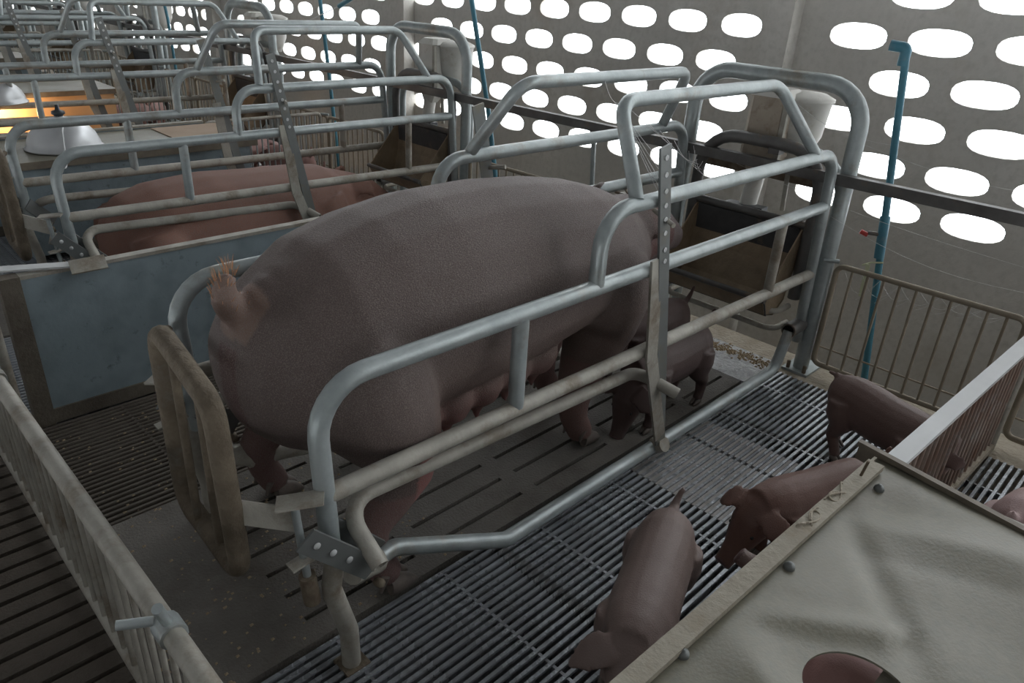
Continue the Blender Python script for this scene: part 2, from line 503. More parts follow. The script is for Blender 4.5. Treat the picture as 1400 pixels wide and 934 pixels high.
# ------------------------------------------------------------------ farrowing crate (one thing, tubes are its parts)
ORD = ['', 'second', 'third', 'fourth', 'fifth', 'sixth', 'seventh', 'eighth', 'ninth', 'tenth']
RT = .021
def crate():
    c = thing('farrowing_crate', 'galvanized tube farrowing crate around the big standing brown sow', 'crate', (1.7, 1.38, 0), 'farrowing crates in a row')
    for side in (0, 1):
        def Y(y): return y if side == 0 else 2.76 - y
        def S(*p): return [(a, Y(b_), z) for a, b_, z in p]
        yf = 1.06
        T(S((.60,yf,.30),(.585,yf,.71),(2.73,yf,.705)), .0215, 'side_rail', GALV, c, fillet=.11)
        T(S((.60,yf,.46),(2.76,yf,.43)), .0205, 'lower_rail', GALV_DIRTY, c)
        T(S((1.40,yf,.715),(1.40,yf,.905),(2.725,yf,.905),(2.80,yf,.13)), .021, 'top_rail', GALV, c, fillet=.10)
        T(S((1.13,yf,.70),(1.13,yf,.46)), .020, 'upright', GALV, c)
        T(S((2.42,yf,.70),(2.42,yf,.44)), .018, 'upright', GALV_DIRTY, c)
        T(S((1.53,yf,.915),(1.60,1.20,1.135),(2.47,1.20,1.135),(2.56,yf,.915)), .0195, 'hoop', GALV, c, fillet=.075)
        # U shaped pusher bar, open ends turned outwards
        T(S((.655,.965,.305),(.655,1.10,.385),(1.70,1.10,.345),(1.755,.975,.30)), .019, 'pusher_bar', GALV_DIRTY, c, fillet=.07, open_end=True)
        # floor bar
        T(S((.70,1.105,.17),(.80,1.12,.165),(1.12,1.055,.045),(2.64,1.06,.045),(2.70,1.06,.20)), .0215, 'floor_bar', GALV if side == 0 else GALV_DIRTY, c, fillet=.07)
        T(S((2.69,1.06,.205),(2.80,1.06,.205)), .03, 'socket', STEEL_DARK, c, open_end=True)
        cl = T(S((.66,1.085,.20),(.745,1.11,.165)), .030, 'clamp', GALV_DIRTY, c)
        for (bx_, by_, bz_) in ((.69,1.07,.225),(.725,1.085,.13)):
            MB().lathe([(0,.022),(.011,.022),(.011,0),(0,0)], (bx_, Y(by_), bz_), (0, -1 if side == 0 else 1, .4), 6).build('bolt', RUST, cl)
        # perforated flat bar
        yb = 1.033
        fb = MB().bar((1.583, Y(yb), 1.052), (1.80, Y(yb), .075), .046, .007, (1,0,0)).build('flat_bar', FLATBAR, c)
        a0, a1 = V((1.583, Y(yb), 1.052)), V((1.80, Y(yb), .075))
        pr = None
        for i, t in enumerate((.03,.075,.12,.16,.20,.24,.29,.325)):
            p = a0.lerp(a1, t)
            MB().lathe([(.0,0),(.0075,0),(.0075,.0022),(.005,.0022),(.0,.001)], p + V((0, (-.0035 if side == 0 else .0035), 0)), (0, -1 if side == 0 else 1, 0), 12).build('hole_rim', WHITERAIL, fb)
        T(S((1.81,1.06,.045),(1.81,1.02,.07)), .026, 'foot_clamp', GALV_DIRTY, c)
        # kinked flat strip
        st = MB().bar((1.625, Y(1.036), .745), (1.665, Y(1.03), .425), .05, .008, (1,0,0)).build('bent_strip', GALV_DIRTY, c)
        MB().bar((1.665, Y(1.03), .428), (1.785, Y(1.03), .105), .05, .008, (1,0,0)).build('strip_end', GALV_DIRTY, st)
        # adjusting pin
        T(S((1.632,1.005,.845),(1.66,1.09,.862)), .007, 'pin', GALV_DIRTY, c)
        # rear post bracket and leg
        br = MB().bar((.53, Y(1.035), .40), (.66, Y(1.0), .27), .055, .007, (0,0,1)).build('bracket_plate', FLATBAR, c)
        MB().bar((.60, Y(1.085), .37), (.705, Y(1.05), .26), .055, .007, (0,0,1)).build('bracket_plate', FLATBAR, c)
        for t in (.15,.38,.62):
            p = V((.53, Y(1.035), .40)).lerp(V((.66, Y(1.0), .27)), t)
            MB().lathe([(0,0),(.008,0),(.008,.0015),(0,.0015)], p + V((0,-.0045 if side == 0 else .0045,0)), (0,-1 if side == 0 else 1,0), 10).build('bolt_hole', BLACK if side else WHITERAIL, br)
        T(S((.60,1.045,.32),(.585,1.045,.23),(.612,1.03,.10),(.614,1.03,-.005)), .0215, 'leg', GALV_DIRTY, c, fillet=.06)
        MB().box((.585, min(Y(1.0),Y(1.06)), -.006), (.645, max(Y(1.0),Y(1.06)), .003)).build('foot_plate', GATE_DIRT, c)
        # latch
        la = MB().bar((.50, Y(1.08), .475), (.575, Y(1.03), .485), .045, .006, (.4,1,0)).build('latch_plate', GALV_DIRTY, c)
        T(S((.527,1.06,.47),(.54,1.055,.27)), .0085, 'latch_rod', GALV, la)
        MB().bar((.50, Y(1.05), .335), (.58, Y(1.05), .345), .03, .005, (0,1,0)).build('latch_guide', GALV_DIRTY, la)
        T(S((.538,1.055,.29),(.545,1.055,.215)), .018, 'latch_cup', RUST, la)
    # front hoops
    T([(2.835,1.03,0),(2.835,1.04,1.125),(2.835,1.735,1.125),(2.835,1.745,0)], .031, 'front_hoop', GALV, c, fillet=.15, n=14)
    T([(2.90,1.06,0),(2.90,1.07,.86),(2.90,1.70,.86),(2.90,1.71,0)], .022, 'front_hoop_brace', GALV, c, fillet=.16)
    T([(2.80,1.115,.30),(2.80,1.115,.885),(2.80,1.645,.885),(2.80,1.645,.30)], .024, 'inner_hoop', STEEL_DARK, c, fillet=.16)
    T([(2.80,1.115,.60),(2.80,1.645,.60)], .017, 'inner_rail', STEEL_DARK, c)
    for y in (1.03, 1.745):
        MB().box((2.775,y-.055,-.005),(2.93,y+.055,.006)).build('base_plate', GALV, c)
        for dx, dy in ((-.03,-.035),(-.03,.035)):
            MB().lathe([(0,.03),(.008,.03),(.008,0)], (2.835+dx*1.5, y+dy, .006), (0,0,1), 6).build('anchor_bolt', RUST, c)
    # rear gate
    g = T([(.437,1.13,.30),(.428,1.13,.70),(.455,1.44,.735),(.452,1.43,.30)], .0215, 'rear_gate', GATE_DIRT, c, fillet=.05, closed=True)
    for y in (1.23,1.335):
        T([(.44,y,.305),(.442,y,.71)], .009, 'gate_bar', GATE_DIRT, g)
    MB().bar((.44,1.13,.46),(.535,1.07,.425), .05, .006, (0,.2,1)).build('gate_arm', GALV_DIRTY, c)
    T([(.46,1.45,.62),(.56,1.69,.60)], .012, 'gate_bar', GATE_DIRT, g)
    T([(.46,1.44,.40),(.56,1.69,.39)], .012, 'gate_bar', GATE_DIRT, g)
    return c
c0 = crate()
for k in range(1, NP):
    cc = copy_tree(c0, off=(.08, P*k, 0), label='galvanized tube farrowing crate standing %s in the row from the camera' % ORD[min(k+0,9)] if k > 1 else
              'galvanized tube farrowing crate around the reddish lying sow')
    cc.scale.x = .927        # the crates further back are a little shorter

# ------------------------------------------------------------------ feed trough and hopper of each pen
def trough():
    t = thing('feed_trough', 'dark stained feed trough in front of the big standing sow', 'trough', (2.75, 1.38, 0), 'feed troughs')
    b = MB()
    # scoop: back plate, curved bottom, low front lip, with side cheeks
    prof = [(2.80,.59),(2.79,.42),(2.76,.30),(2.69,.25),(2.61,.27),(2.575,.335)]
    vs = []
    ys = (1.14, 1.62)
    for y in ys:
        for x, z in prof: vs.append((x, y, z))
        for x, z in prof: vs.append((x+.008, y, z-.006))
    n = len(prof); fs = []
    for i in range(n-1):
        fs += [(i, i+1, 2*n+i+1, 2*n+i), (n+i, 3*n+i, 3*n+i+1, n+i+1)]
    fs += [(n-1, 2*n-1, 4*n-1, 3*n-1), (0, 2*n, 3*n, n)]
    b.add(vs, fs)
    b.build('bowl', TROUGH, t)
    MB().bar((2.795,1.15,.50),(2.795,1.61,.50), .17, .006, (-.06,0,1)).build('back_plate', TROUGHB, t)
    MB().bar((2.600,1.135,.305),(2.600,1.625,.305), .10, .005, (-.55,0,1)).build('front_lip_plate', TROUGHB, t)
    for y in ys:
        MB().add
        q = MB()
        vs = [(x,y,z) for x,z in prof] + [(x,y+.006,z) for x,z in prof]
        q.add(vs, [tuple(range(n)), tuple(range(2*n-1, n-1, -1))] + [(i,i+n,i+n+1,i+1) for i in range(n-1)] + [(n-1,2*n-1,n,0)])
        q.build('cheek', TROUGH, t)
    T([(2.575,1.13,.34),(2.575,1.63,.34)], .012, 'lip', STEEL_DARK, t)
    T([(2.78,1.12,.27),(2.66,1.12,.27),(2.66,1.64,.27),(2.78,1.64,.27)], .012, 'guard_loop', GALV_DIRTY, t, fillet=.05)
    T([(2.80,1.12,.19),(2.68,1.12,.19),(2.68,1.64,.19),(2.80,1.64,.19)], .012, 'guard_loop', GALV_DIRTY, t, fillet=.05)
    return t
def hopper():
    h = thing('feed_hopper', 'dusty cream plastic feed hopper above the big standing sow', 'feed hopper', (2.9, 1.42, .6), 'feed hoppers')
    cx, cy = 2.925, 1.42
    def ringbox(z, hx, hy, dy=0, dx=0, ch=.03):
        x0, x1, y0, y1 = cx+dx-hx, cx+dx+hx, cy+dy-hy, cy+dy+hy
        return [(x0,y0+ch,z),(x0+ch,y0,z),(x1-ch,y0,z),(x1,y0+ch,z),(x1,y1-ch,z),(x1-ch,y1,z),(x0+ch,y1,z),(x0,y1-ch,z)]
    b = MB()
    rs = [ringbox(.72,.035,.035,.005,-.03,.015), ringbox(.82,.075,.088,.0,0,.02), ringbox(1.045,.08,.083,-.005,0,.02)]
    vs = [p for r in rs for p in r]; fs = []
    for i in range(2):
        for j in range(8): fs.append((i*8+j, i*8+(j+1)%8, (i+1)*8+(j+1)%8, (i+1)*8+j))
    fs += [tuple(range(8))[::-1]]
    b.add(vs, fs)
    b.build('hopper_body', CREAMPL, h)
    b = MB()
    r0, r1 = ringbox(1.045,.088,.092,-.005,0,.02), ringbox(1.075,.06,.062,-.005,0,.02)
    b.add(r0+r1, [(j,(j+1)%8,(j+1)%8+8,j+8) for j in range(8)] + [tuple(range(8,16)), tuple(range(8))[::-1]])
    b.build('hopper_lid', WHITEPL, h)
    MB().lathe([(0,.80),(.062,.80),(.105,.90),(.118,1.03),(.126,1.035),(.126,1.045),(.09,1.062),(0,1.07)], (3.0,1.35,0), (0,0,1), 24).build('hopper_bin', WHITEPL, h)
    MB().box((2.838,1.325,.80),(2.858,1.345,1.04)).build('slide_bar', GALV_DIRTY, h)
    T([(2.892,1.425,.74),(2.86,1.425,.585)], .036, 'chute', WHITEPL, h, n=16)
    T([(2.858,1.425,.60),(2.835,1.425,.50)], .032, 'chute_end', STEEL_DARK, h, n=16)
    MB().bar((2.85,1.34,.605),(2.84,1.51,.60), .06, .02, (1,0,0)).build('chute_clamp', BLACK, h)
    T([(2.86,1.28,.80),(2.86,1.27,.62)], .010, 'dosing_rod', GALV_DIRTY, h)
    MB().box((2.785,1.30,.845),(2.83,1.345,.875)).build('hook', STEEL_DARK, h)
    return h
t0, h0 = trough(), hopper()
for k in range(1, NP):
    where = 'in front of the reddish lying sow' if k == 1 else 'in the %s pen from the camera' % ORD[k]
    copy_tree(t0, off=(0,P*k,0), label='dark feed trough ' + where)
    hh = copy_tree(h0, off=(0,P*k,0), label='white plastic feed hopper ' + where.replace('in front of','above'))
    for ch in hh.children:
        if ch.name.startswith('hopper_body'):
            ch.data = ch.data.copy(); ch.data.materials[0] = WHITEPL

# long bar that ties the crate fronts together
lb = MB().box((2.765,-1.2,.785),(2.80,20,.825)).build('tie_bar', STEEL_DARK, None, at=(2.78,9,.8))
lb.data.transform(Matrix.Identity(4))
tag(lb, 'long dark steel bar tying all crate fronts together', 'steel bar')
lb2 = MB().box((2.86,1.1,.735),(2.885,1.66,.77)).build('rear_bar', RUST, None, at=(2.87,1.38,.75))
tag(lb2, 'short brown steel bar behind the cream feed hopper chute', 'steel bar')

# ------------------------------------------------------------------ front fences between hoops and dividers
def front_fence(y0, y1, label, n=11):
    f = thing('front_fence', label, 'fence', (2.83, (y0+y1)/2, .03), 'wire fences along the pen fronts')
    T([(2.83,y0,.05),(2.83,y0,.475),(2.83,y1,.475),(2.83,y1,.05)], .011, 'fence_frame', FENCE, f, fillet=.03, closed=True, n=8)
    bar0 = None
    for i in range(1, n):
        y = y0 + (y1-y0)*i/n
        T([(2.83,y,.05),(2.83,y,.475)], .0055, 'fence_bar', FENCE, f, n=8)
    T([(2.845,y0,.12),(2.845,y1,.12)], .004, 'fence_wire', FENCE, f, n=6)
    T([(2.83,max(y0,y1)-.0,.49),(2.80,max(y0,y1)+.05,.49)], .009, 'hinge', GALV, f, n=8)
    return f
front_fence(.335, .985, 'thin wire fence between the near crate and the white rail', 11)
front_fence(-.45, .275, 'thin wire fence in the nearest pen beyond the white rail', 11)
front_fence(1.83, 2.47, 'thin wire fence seen over the back of the standing sow', 11)
front_fence(.335+P, .985+P, 'thin wire fence beside the second crate with the clamp on top', 11)
front_fence(1.83+P, 2.47+P, 'thin wire fence left of the lying sow head', 11)
for k in (2, 3, 4):
    front_fence(.335+P*k, .985+P*k, 'thin wire fence on the camera side of the %s crate' % ORD[k], 9)
    front_fence(1.83+P*k, 2.47+P*k, 'thin wire fence on the far side of the %s crate' % ORD[k], 9)

# ------------------------------------------------------------------ dividers
def divider(k, label):
    y = 2.50 + P*k
    d = thing('pen_divider', label, 'divider', (1.6, y, 0), 'pen dividers')
    MB().box((.42,y-.012,.045),(1.95,y+.012,.505)).build('panel', BLUE, d)
    MB().box((.37,y-.028,.0),(.425,y+.02,.52)).build('end_channel', CHAN, d)
    MB().box((.425,y-.02,.0),(1.95,y+.02,.05)).build('bottom_channel', CHAN, d)
    MB().box((.33,y-.016,.505),(1.95,y+.02,.517)).build('top_cap', GALV_DIRTY, d)
    T([(1.97,y,.03),(1.97,y,.50),(2.78,y,.50),(2.78,y,.03)], .012, 'fence_frame', GALV_DIRTY, d, fillet=.03, closed=True, n=8)
    for i in range(1, 20):
        x = 1.97 + .81*i/20
        T([(x,y,.03),(x,y,.50)], .0055, 'fence_bar', GALV if k else GALV_DIRTY, d, n=6)
    return d
divider(0, 'pale blue panel divider with dirty channel behind the standing sow')
divider(1, 'pale blue divider between the lying sow pen and the next pen')
for k in range(2, 6): divider(k, 'pen divider panel %s from the camera' % ORD[k+1])
# torn bracket lying on the first divider
br = thing('torn_bracket', 'torn white bracket strip on top of the blue divider', 'bracket', (.42, 2.5, .517))
MB().bar((.32,2.56,.535),(.60,2.47,.525), .035, .006, (0,1,.1)).build('strip', WHITERAIL, br)
MB().bar((.56,2.46,.523),(.66,2.44,.53), .06, .005, (.3,1,.5)).build('flap', GALV_DIRTY, br)

# near divider with white top rail
dn_ = thing('rail_divider', 'divider of upright rust-stained bars under a broad white top rail', 'divider', (2.1, .32, 0))
MB().bar((1.48,.345,.44),(2.80,.298,.44), .045, .012, (0,1,0)).build('top_rail', WHITERAIL, dn_)
MB().bar((1.48,.345,.012),(2.80,.298,.012), .03, .024, (0,1,0)).build('bottom_rail', KERB, dn_)
for i in range(27):
    x = 1.50 + i*.0485; y = .345 - .047*(x-1.48)/1.32
    T([(x,y,.02),(x,y,.436)], .0058, 'divider_bar', REDBAR, dn_, n=8)
T([(2.795,.298,0),(2.795,.298,.45)], .016, 'post', GALV_DIRTY, dn_)

# rear gate of the pen along the walkway
g = thing('walkway_gate', 'long barred gate with dusty tube top rail beside the dark walkway', 'gate', (.25, 1.2, 0))
T([(.25,-.3,.405),(.25,2.46,.405)], .0185, 'top_rail', GALV_DIRTY, g)
T([(.25,-.3,.03),(.25,2.46,.03)], .012, 'bottom_rail', GALV_DIRTY, g)
for i in range(45):
    y = -.27 + .0605*i
    T([(.25,y,.03),(.25,y,.40)], .0058, 'gate_bar', GALV_DIRTY, g, n=8)
for y, s_ in ((.985, 1), (2.08, 1)):
    cpl = MB().tube([(.25,y-.02,.405),(.25,y+.02,.405)], .024).build('coupling', GALV, g)
    T([(.25,y+.0,.42),(.235,y-.015,.475)], .0095, 'pin', GALV, cpl)
    T([(.235,y+.02,.42),(.185,y+.045,.425)], .0085, 'pin', GALV, cpl)
T([(.28,2.40,0),(.275,2.40,.55)], .017, 'gate_post', GALV, g)
T([(.33,2.44,0),(.325,2.44,.53)], .014, 'gate_post', GALV_DIRTY, g)

# ------------------------------------------------------------------ creep lid in the foreground with lamp hole
def lid():
    l = thing('creep_cover', 'large crumpled beige creep cover with a round lamp hole', 'cover', (1.0, 0, .5))
    b = MB()
    X0, X1, Y0, Y1 = .25, 1.55, -.75, .352
    hc, hr = V((.905,.125)), .082
    nx, ny = 90, 80
    def zz(x, y):
        p = V((x*2.6, y*2.6, 3.1))
        q = noise.noise(p)*.030 + noise.noise(V((x*5.0, y*5.0, 9.2)))*.009
        # creases
        q += .012*max(0, 1-abs((x-.98)+.75*(y-.25))/.05) * (1 if y > .12 else 0)*.8
        q -= .010*max(0, 1-abs((x-1.22)-1.2*(y-.24))/.06) * (1 if y > .1 else .3)
        q += .012*max(0, 1-abs((x-1.36)+.35*(y-.15))/.09)
        q += .010*max(0, 1-abs((x-.80)-.5*(y-.2))/.07)
        e = min(1, (Y1-y)/.10, (X1-x)/.08)
        return .496 + q*max(0, e)
    vs, ids, fs = [], {}, []
    for i in range(nx+1):
        for j in range(ny+1):
            x = X0+(X1-X0)*i/nx; y = Y0+(Y1-Y0)*j/ny
            ids[i,j] = len(vs); vs.append((x,y,zz(x,y)))
    for i in range(nx):
        for j in range(ny):
            q = [(i,j),(i+1,j),(i+1,j+1),(i,j+1)]
            if all(t in ids for t in q):
                fs.append(tuple(ids[t] for t in q))
    b.add(vs, fs, True)
    o = b.build('sheet', LIDM, l)
    md = o.modifiers.new('thick', 'SOLIDIFY'); md.thickness = .004; md.offset = -1
    cut = MB().lathe([(0,-.2),(hr,-.2),(hr,.2),(0,.2)], (hc.x,hc.y,.5), (0,0,1), 40).build('cutter', LIDM)
    bmc = bmesh.new(); bmc.from_mesh(cut.data); bmesh.ops.remove_doubles(bmc, verts=bmc.verts, dist=1e-4); bmesh.ops.recalc_face_normals(bmc, faces=bmc.faces); bmc.to_mesh(cut.data); bmc.free()
    bo = o.modifiers.new('hole', 'BOOLEAN'); bo.operation = 'DIFFERENCE'; bo.object = cut; bo.solver = 'EXACT'
    bpy.context.view_layer.update()
    nm = bpy.data.meshes.new_from_object(o.evaluated_get(bpy.context.evaluated_depsgraph_get()))
    bmc = bmesh.new(); bmc.from_mesh(nm)
    for e in bmc.edges:
        if len(e.link_faces) == 2 and e.calc_face_angle(0) > .6: e.smooth = False
    bmc.to_mesh(nm); bmc.free()
    o.modifiers.clear(); o.data = nm
    bpy.data.objects.remove(cut)
    # strip along the pen side, edging at the back
    MB().bar((.40,.372,.505),(1.505,.338,.508), .034, .012, (0,1,0)).build('side_strip', STRIP, l)
    MB().bar((.40,.385,.486),(1.54,.351,.488), .006, .034, (0,1,0)).build('side_edge', STRIP, l)
    MB().bar((1.564,.398,.508),(1.455,-.3,.500), .014, .012, (1,0,0)).build('back_edge', DARKEDGE, l)
    MB().bar((1.572,.398,.488),(1.463,-.3,.480), .004, .05, (1,0,0)).build('back_lip', DARKEDGE, l)
    for x, y in ((.772,.343),(1.076,.322),(1.446,.305),(1.30,-.2)):
        MB().lathe([(0,.012),(.004,.0115),(.005,.008),(.009,.007),(.0105,.002),(.0105,-.004)], (x,y,zz(x,y)+.001), (0,0,1), 12).build('bolt', FLATBAR, l)
    T([(1.43,.342,.512),(1.425,.335,.555)], .003, 'nail', RUST, l, n=6)
    # string scraps on the strip
    for sx in (1.20, 1.31):
        pts = [(sx+.030*math.sin(t*1.7+sx*9)+.006*t, .348+.010*math.sin(t*2.6+sx), .5145+.003*math.sin(t*3)) for t in [i*.16 for i in range(34)]]
        T(pts, .0022, 'twine', KERB, l, n=6)
    # supports
    for x, y in ((.45,.36),(1.53,.335),(1.45,-.33),(.45,-.7)):
        MB().box((x-.012,y-.012,0),(x+.012,y+.012,.486)).build('leg', DARKEDGE, l)
    return l
lid()
wb = MB().bar((.55,.122,.455),(1.40,.10,.455), .03, .016, (0,1,0)).build('wood_batten', STRIP, None, at=(1.0,.11,.455))
tag(wb, 'pale wooden batten seen through the round lid hole', 'batten')
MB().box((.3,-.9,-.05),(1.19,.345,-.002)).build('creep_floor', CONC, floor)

# ------------------------------------------------------------------ creep boxes and heat lamps further back
def lamp(loc, label, tilt=0.0, glow=False):
    h = thing('heat_lamp', label, 'heat lamp', loc, 'heat lamps')
    x, y, z = loc
    MB().lathe([(.172,.0),(.182,-.004),(.182,.004),(.172,.008),(.166,.035),(.150,.072),(.125,.102),(.09,.127),(.05,.143),(.022,.148),(.02,.158),(0,.158)], (x,y,z+.005), (0,tilt,1), 28).build('shade', ALU, h)
    MB().lathe([(.02,.15),(.022,.16),(.032,.165),(.03,.178),(.012,.185),(.008,.21),(0,.21)], (x,y,z+.005), (0,tilt,1), 12).build('cap', BLACK, h)
    return h
def creep(k, col, label, lab2):
    c = thing('creep_box', label, 'creep box', (1.4, 4.07+P*k, 0), 'creep boxes')
    y0, y1 = 4.07+P*k, 4.60+P*k
    MB().box((.80,y0-.012,.04),(1.95,y0+.012,.49)).build('front_panel', col, c)
    MB().box((.78,y0-.03,.488),(2.0,y1+.03,.50)).build('lid_board', LIDM, c)
    MB().box((.78,y0-.032,.47),(2.0,y0-.024,.505)).build('lid_edge', DARKEDGE, c)
    MB().box((1.94,y0,.0),(1.965,y1,.488)).build('side_panel', col, c)
    MB().box((.80,y0,.0),(.825,y1,.488)).build('side_panel', col, c)
    return c
creep(0, BLUE, 'blue creep box under the upturned silver lamp shade', '')
cb = MB().box((1.62,4.12,.50),(2.02,4.60,.506)).build('cardboard', CARD, None, at=(1.8,4.36,.50)); tag(cb, 'brown cardboard sheet lying on the blue creep box', 'cardboard')
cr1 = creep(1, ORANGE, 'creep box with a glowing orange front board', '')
creep(2, BLUE, 'creep box beyond the glowing orange one', '')
lm = lamp((1.08,4.30,.502), 'silver dome heat lamp shade on the blue creep box')
T([(1.085,4.27,.63),(1.03,4.10,.62),(.98,3.95,.47),(.93,3.88,.52)], .0045, 'cable', WHITERAIL, lm, fillet=.06, n=8)
lm2 = lamp((1.18,6.08,.47), 'lit heat lamp hanging before the glowing orange board')
em = bpy.data.materials.new('lamp_bulb'); em.use_nodes = True
pb = em.node_tree.nodes['Principled BSDF']
pb.inputs['Emission Color'].default_value = (1, .45, .12, 1); pb.inputs['Emission Strength'].default_value = 6
MB().lathe([(0,-.03),(.03,-.025),(.045,.0),(.035,.04),(.015,.07)], (1.18,6.08,.475), (0,0,1), 16).build('bulb', em, lm2)
ld = bpy.data.lights.new('lamp_light', 'POINT'); ld.energy = 11; ld.color = (1, .6, .28); ld.shadow_soft_size = .05
lo = bpy.data.objects.new('lamp_light', ld); COL.objects.link(lo); lo.parent = lm2; lo.location = (0, 0, -.06)
T([(1.18,6.08,.60),(1.18,6.08,2.6)], .004, 'cord', BLACK, lm2, n=6)

# ------------------------------------------------------------------ water pipes
def wpipe(pts, label, valve=None, elbow=None):
    p = thing('water_pipe', label, 'water pipe', pts[-1], 'blue water pipes')
    T(pts, .0135, 'pipe', PIPEBL, p, fillet=.03)
    if elbow:
        a, d = V(elbow[0]), V(elbow[1])
        T([a+V((0,0,-.06)), a, a+d], .019, 'elbow', PIPEBL, p, fillet=.015, open_end=True)
    if valve:
        v = V(valve)
        q = T([v+V((.006,.012,.07)), v+V((-.004,-.01,-.09))], .0185, 'valve_body', PIPEBL, p)
        T([v, v+V((-.02,.05,.0))], .008, 'valve_stem', STEEL_DARK, q)
        T([v+V((-.02,.05,-.01)), v+V((-.03,.075,.0))], .010, 'valve_handle', RED, q)
    return p
wpipe([(2.95,.989,1.25),(2.95,.893,.60),(2.955,.80,-.05)], 'upright blue water pipe with open elbow and red valve', (2.95,.893,.60), ((2.95,.991,1.262),(-.01,.055,.004)))
wpipe([(2.95,3.42,1.7),(2.95,3.13,.735),(2.95,2.96,.0)], 'blue water pipe rising behind the lying sow crate')
wpipe([(2.95,4.9,1.6),(2.95,4.78,.735),(2.95,4.7,.0)], 'short blue pipe beside the white hopper of the second crate')
wpipe([(2.95,7.75,1.9),(2.95,7.5,.9),(2.95,7.45,.0)], 'blue pipe far back near the third hopper')
hp = thing('hanging_pipe', 'blue pipe end hanging above the second crate', 'water pipe', (2.9, 4.2, 1.2))
T([(2.62,3.85,1.30),(2.72,4.25,1.20)], .014, 'pipe', PIPEBL, hp, open_end=True)
T([(2.72,4.25,1.20),(2.75,4.7,1.08),(2.78,5.2,1.05)], .003, 'wire', WEB, hp, n=6)
T([(2.62,3.85,1.30),(2.4,3.2,1.46),(2.3,2.9,3.1)], .003, 'cord', WEB, hp, n=6)
tp = thing('plastic_tape', 'pale yellow tape knotted on the upright blue pipe', 'tape', (2.93,.87,.47))
T([(2.935,.86,.50),(2.93,.90,.49),(2.93,.93,.47)], .004, 'knot', TAPE, tp, n=6)
MB().bar((2.915,.905,.485),(2.915,.90,.35), .016, .002, (0,1,0)).build('tail_end', TAPE, tp)

# small post with clamp near the second pen fence
up = thing('nipple_post', 'short blue-grey post hanging from the tie bar behind the sow', 'post', (2.80, 2.30, .3))
T([(2.80,2.235,.80),(2.80,2.205,.40)], .012, 'post_tube', GALV, up)
T([(2.80,2.24,.79),(2.80,2.237,.73)], .017, 'post_coupling', GALV, up)
cl = thing('hose_clamp', 'rusty clamp sitting on the fence behind the sow back', 'clamp', (2.83, 2.02, .49))
MB().box((2.81,1.98,.487),(2.85,2.05,.525)).build('clamp_block', GALV_DIRTY, cl)
T([(2.80,1.99,.535),(2.86,2.05,.53)], .008, 'clamp_bolt', RUST, cl, n=8)
T([(2.83,1.95,.51),(2.83,2.09,.515)], .007, 'clamp_screw', RUST, cl, n=8)
sb = MB().bar((1.95,1.80,.67),(2.78,1.80,.66), .045, .006, (0,0,1)).build('side_plate', FLATBAR, None, at=(2.4,1.80,.66)); tag(sb, 'grey flat plate along the far side of the near crate', 'plate')

# feed spilled before the trough
b = MB()
for i in range(420):
    x = R_.gauss(2.74, .022); y = R_.uniform(1.12, 1.60)
    r = R_.uniform(.003, .009)
    z = .001
    b.add([(x-r,y-r,z),(x+r,y-r*.6,z),(x+r*.8,y+r,z),(x-r*.9,y+r,z),(x,y,z+r*.9)], [(0,1,4),(1,2,4),(2,3,4),(3,0,4)])
tag(b.build('spilled_feed', FEED), 'brown feed crumbs spilled in front of the trough', 'feed', kind='stuff')
b = MB()
for i in range(500):
    x = R_.uniform(.28, 1.1); y = R_.uniform(1.15, 2.4)
    r = R_.uniform(.0015, .005)
    b.add([(x-r,y-r,0),(x+r,y-r*.6,0),(x+r*.8,y+r,0),(x-r*.9,y+r,0),(x,y,r*.7)], [(0,1,4),(1,2,4),(2,3,4),(3,0,4)])
tag(b.build('floor_litter', FEED), 'scattered dry litter on the floor behind the sow', 'litter', kind='stuff')

# spider webs strung between tubes
b = MB()
def strand(a, c, sag=.02):
    a, c = V(a), V(c)
    pts = [a.lerp(c, t/8) + V((0,0,-sag*math.sin(math.pi*t/8))) for t in range(9)]
    b.tube(pts, .0007, n=4)
for i in range(7):
    strand((1.62+.05*i,1.19-.02*i,1.12-.03*i), (2.80,1.62+.012*i,.70+.02*i), .01*i)
for i in range(5):
    strand((1.60,1.20,1.12), (1.62+.02*i,1.06,1.0-.04*i), .005)
strand((2.80,1.05,.66), (2.9,.30,.55), .05); strand((2.80,1.60,.80), (2.9,.30,.62), .03)
strand((2.84,1.1,.95), (3.6,.2,.78), .06); strand((2.84,1.4,1.1), (2.95,.95,.93), .05); strand((1.98,1.56,1.13), (1.62,1.2,1.13), .03)
for i in range(7):
    y = .40+.07*i
    strand((2.835,y,.465), (2.835,y+.07,.42-.01*i), .012); strand((2.835,y,.465), (2.835,y+.14,.465), .03+.008*i)
tag(b.build('spider_web', WEB), 'pale spider silk strung between crate and fence', 'spider web', kind='stuff')

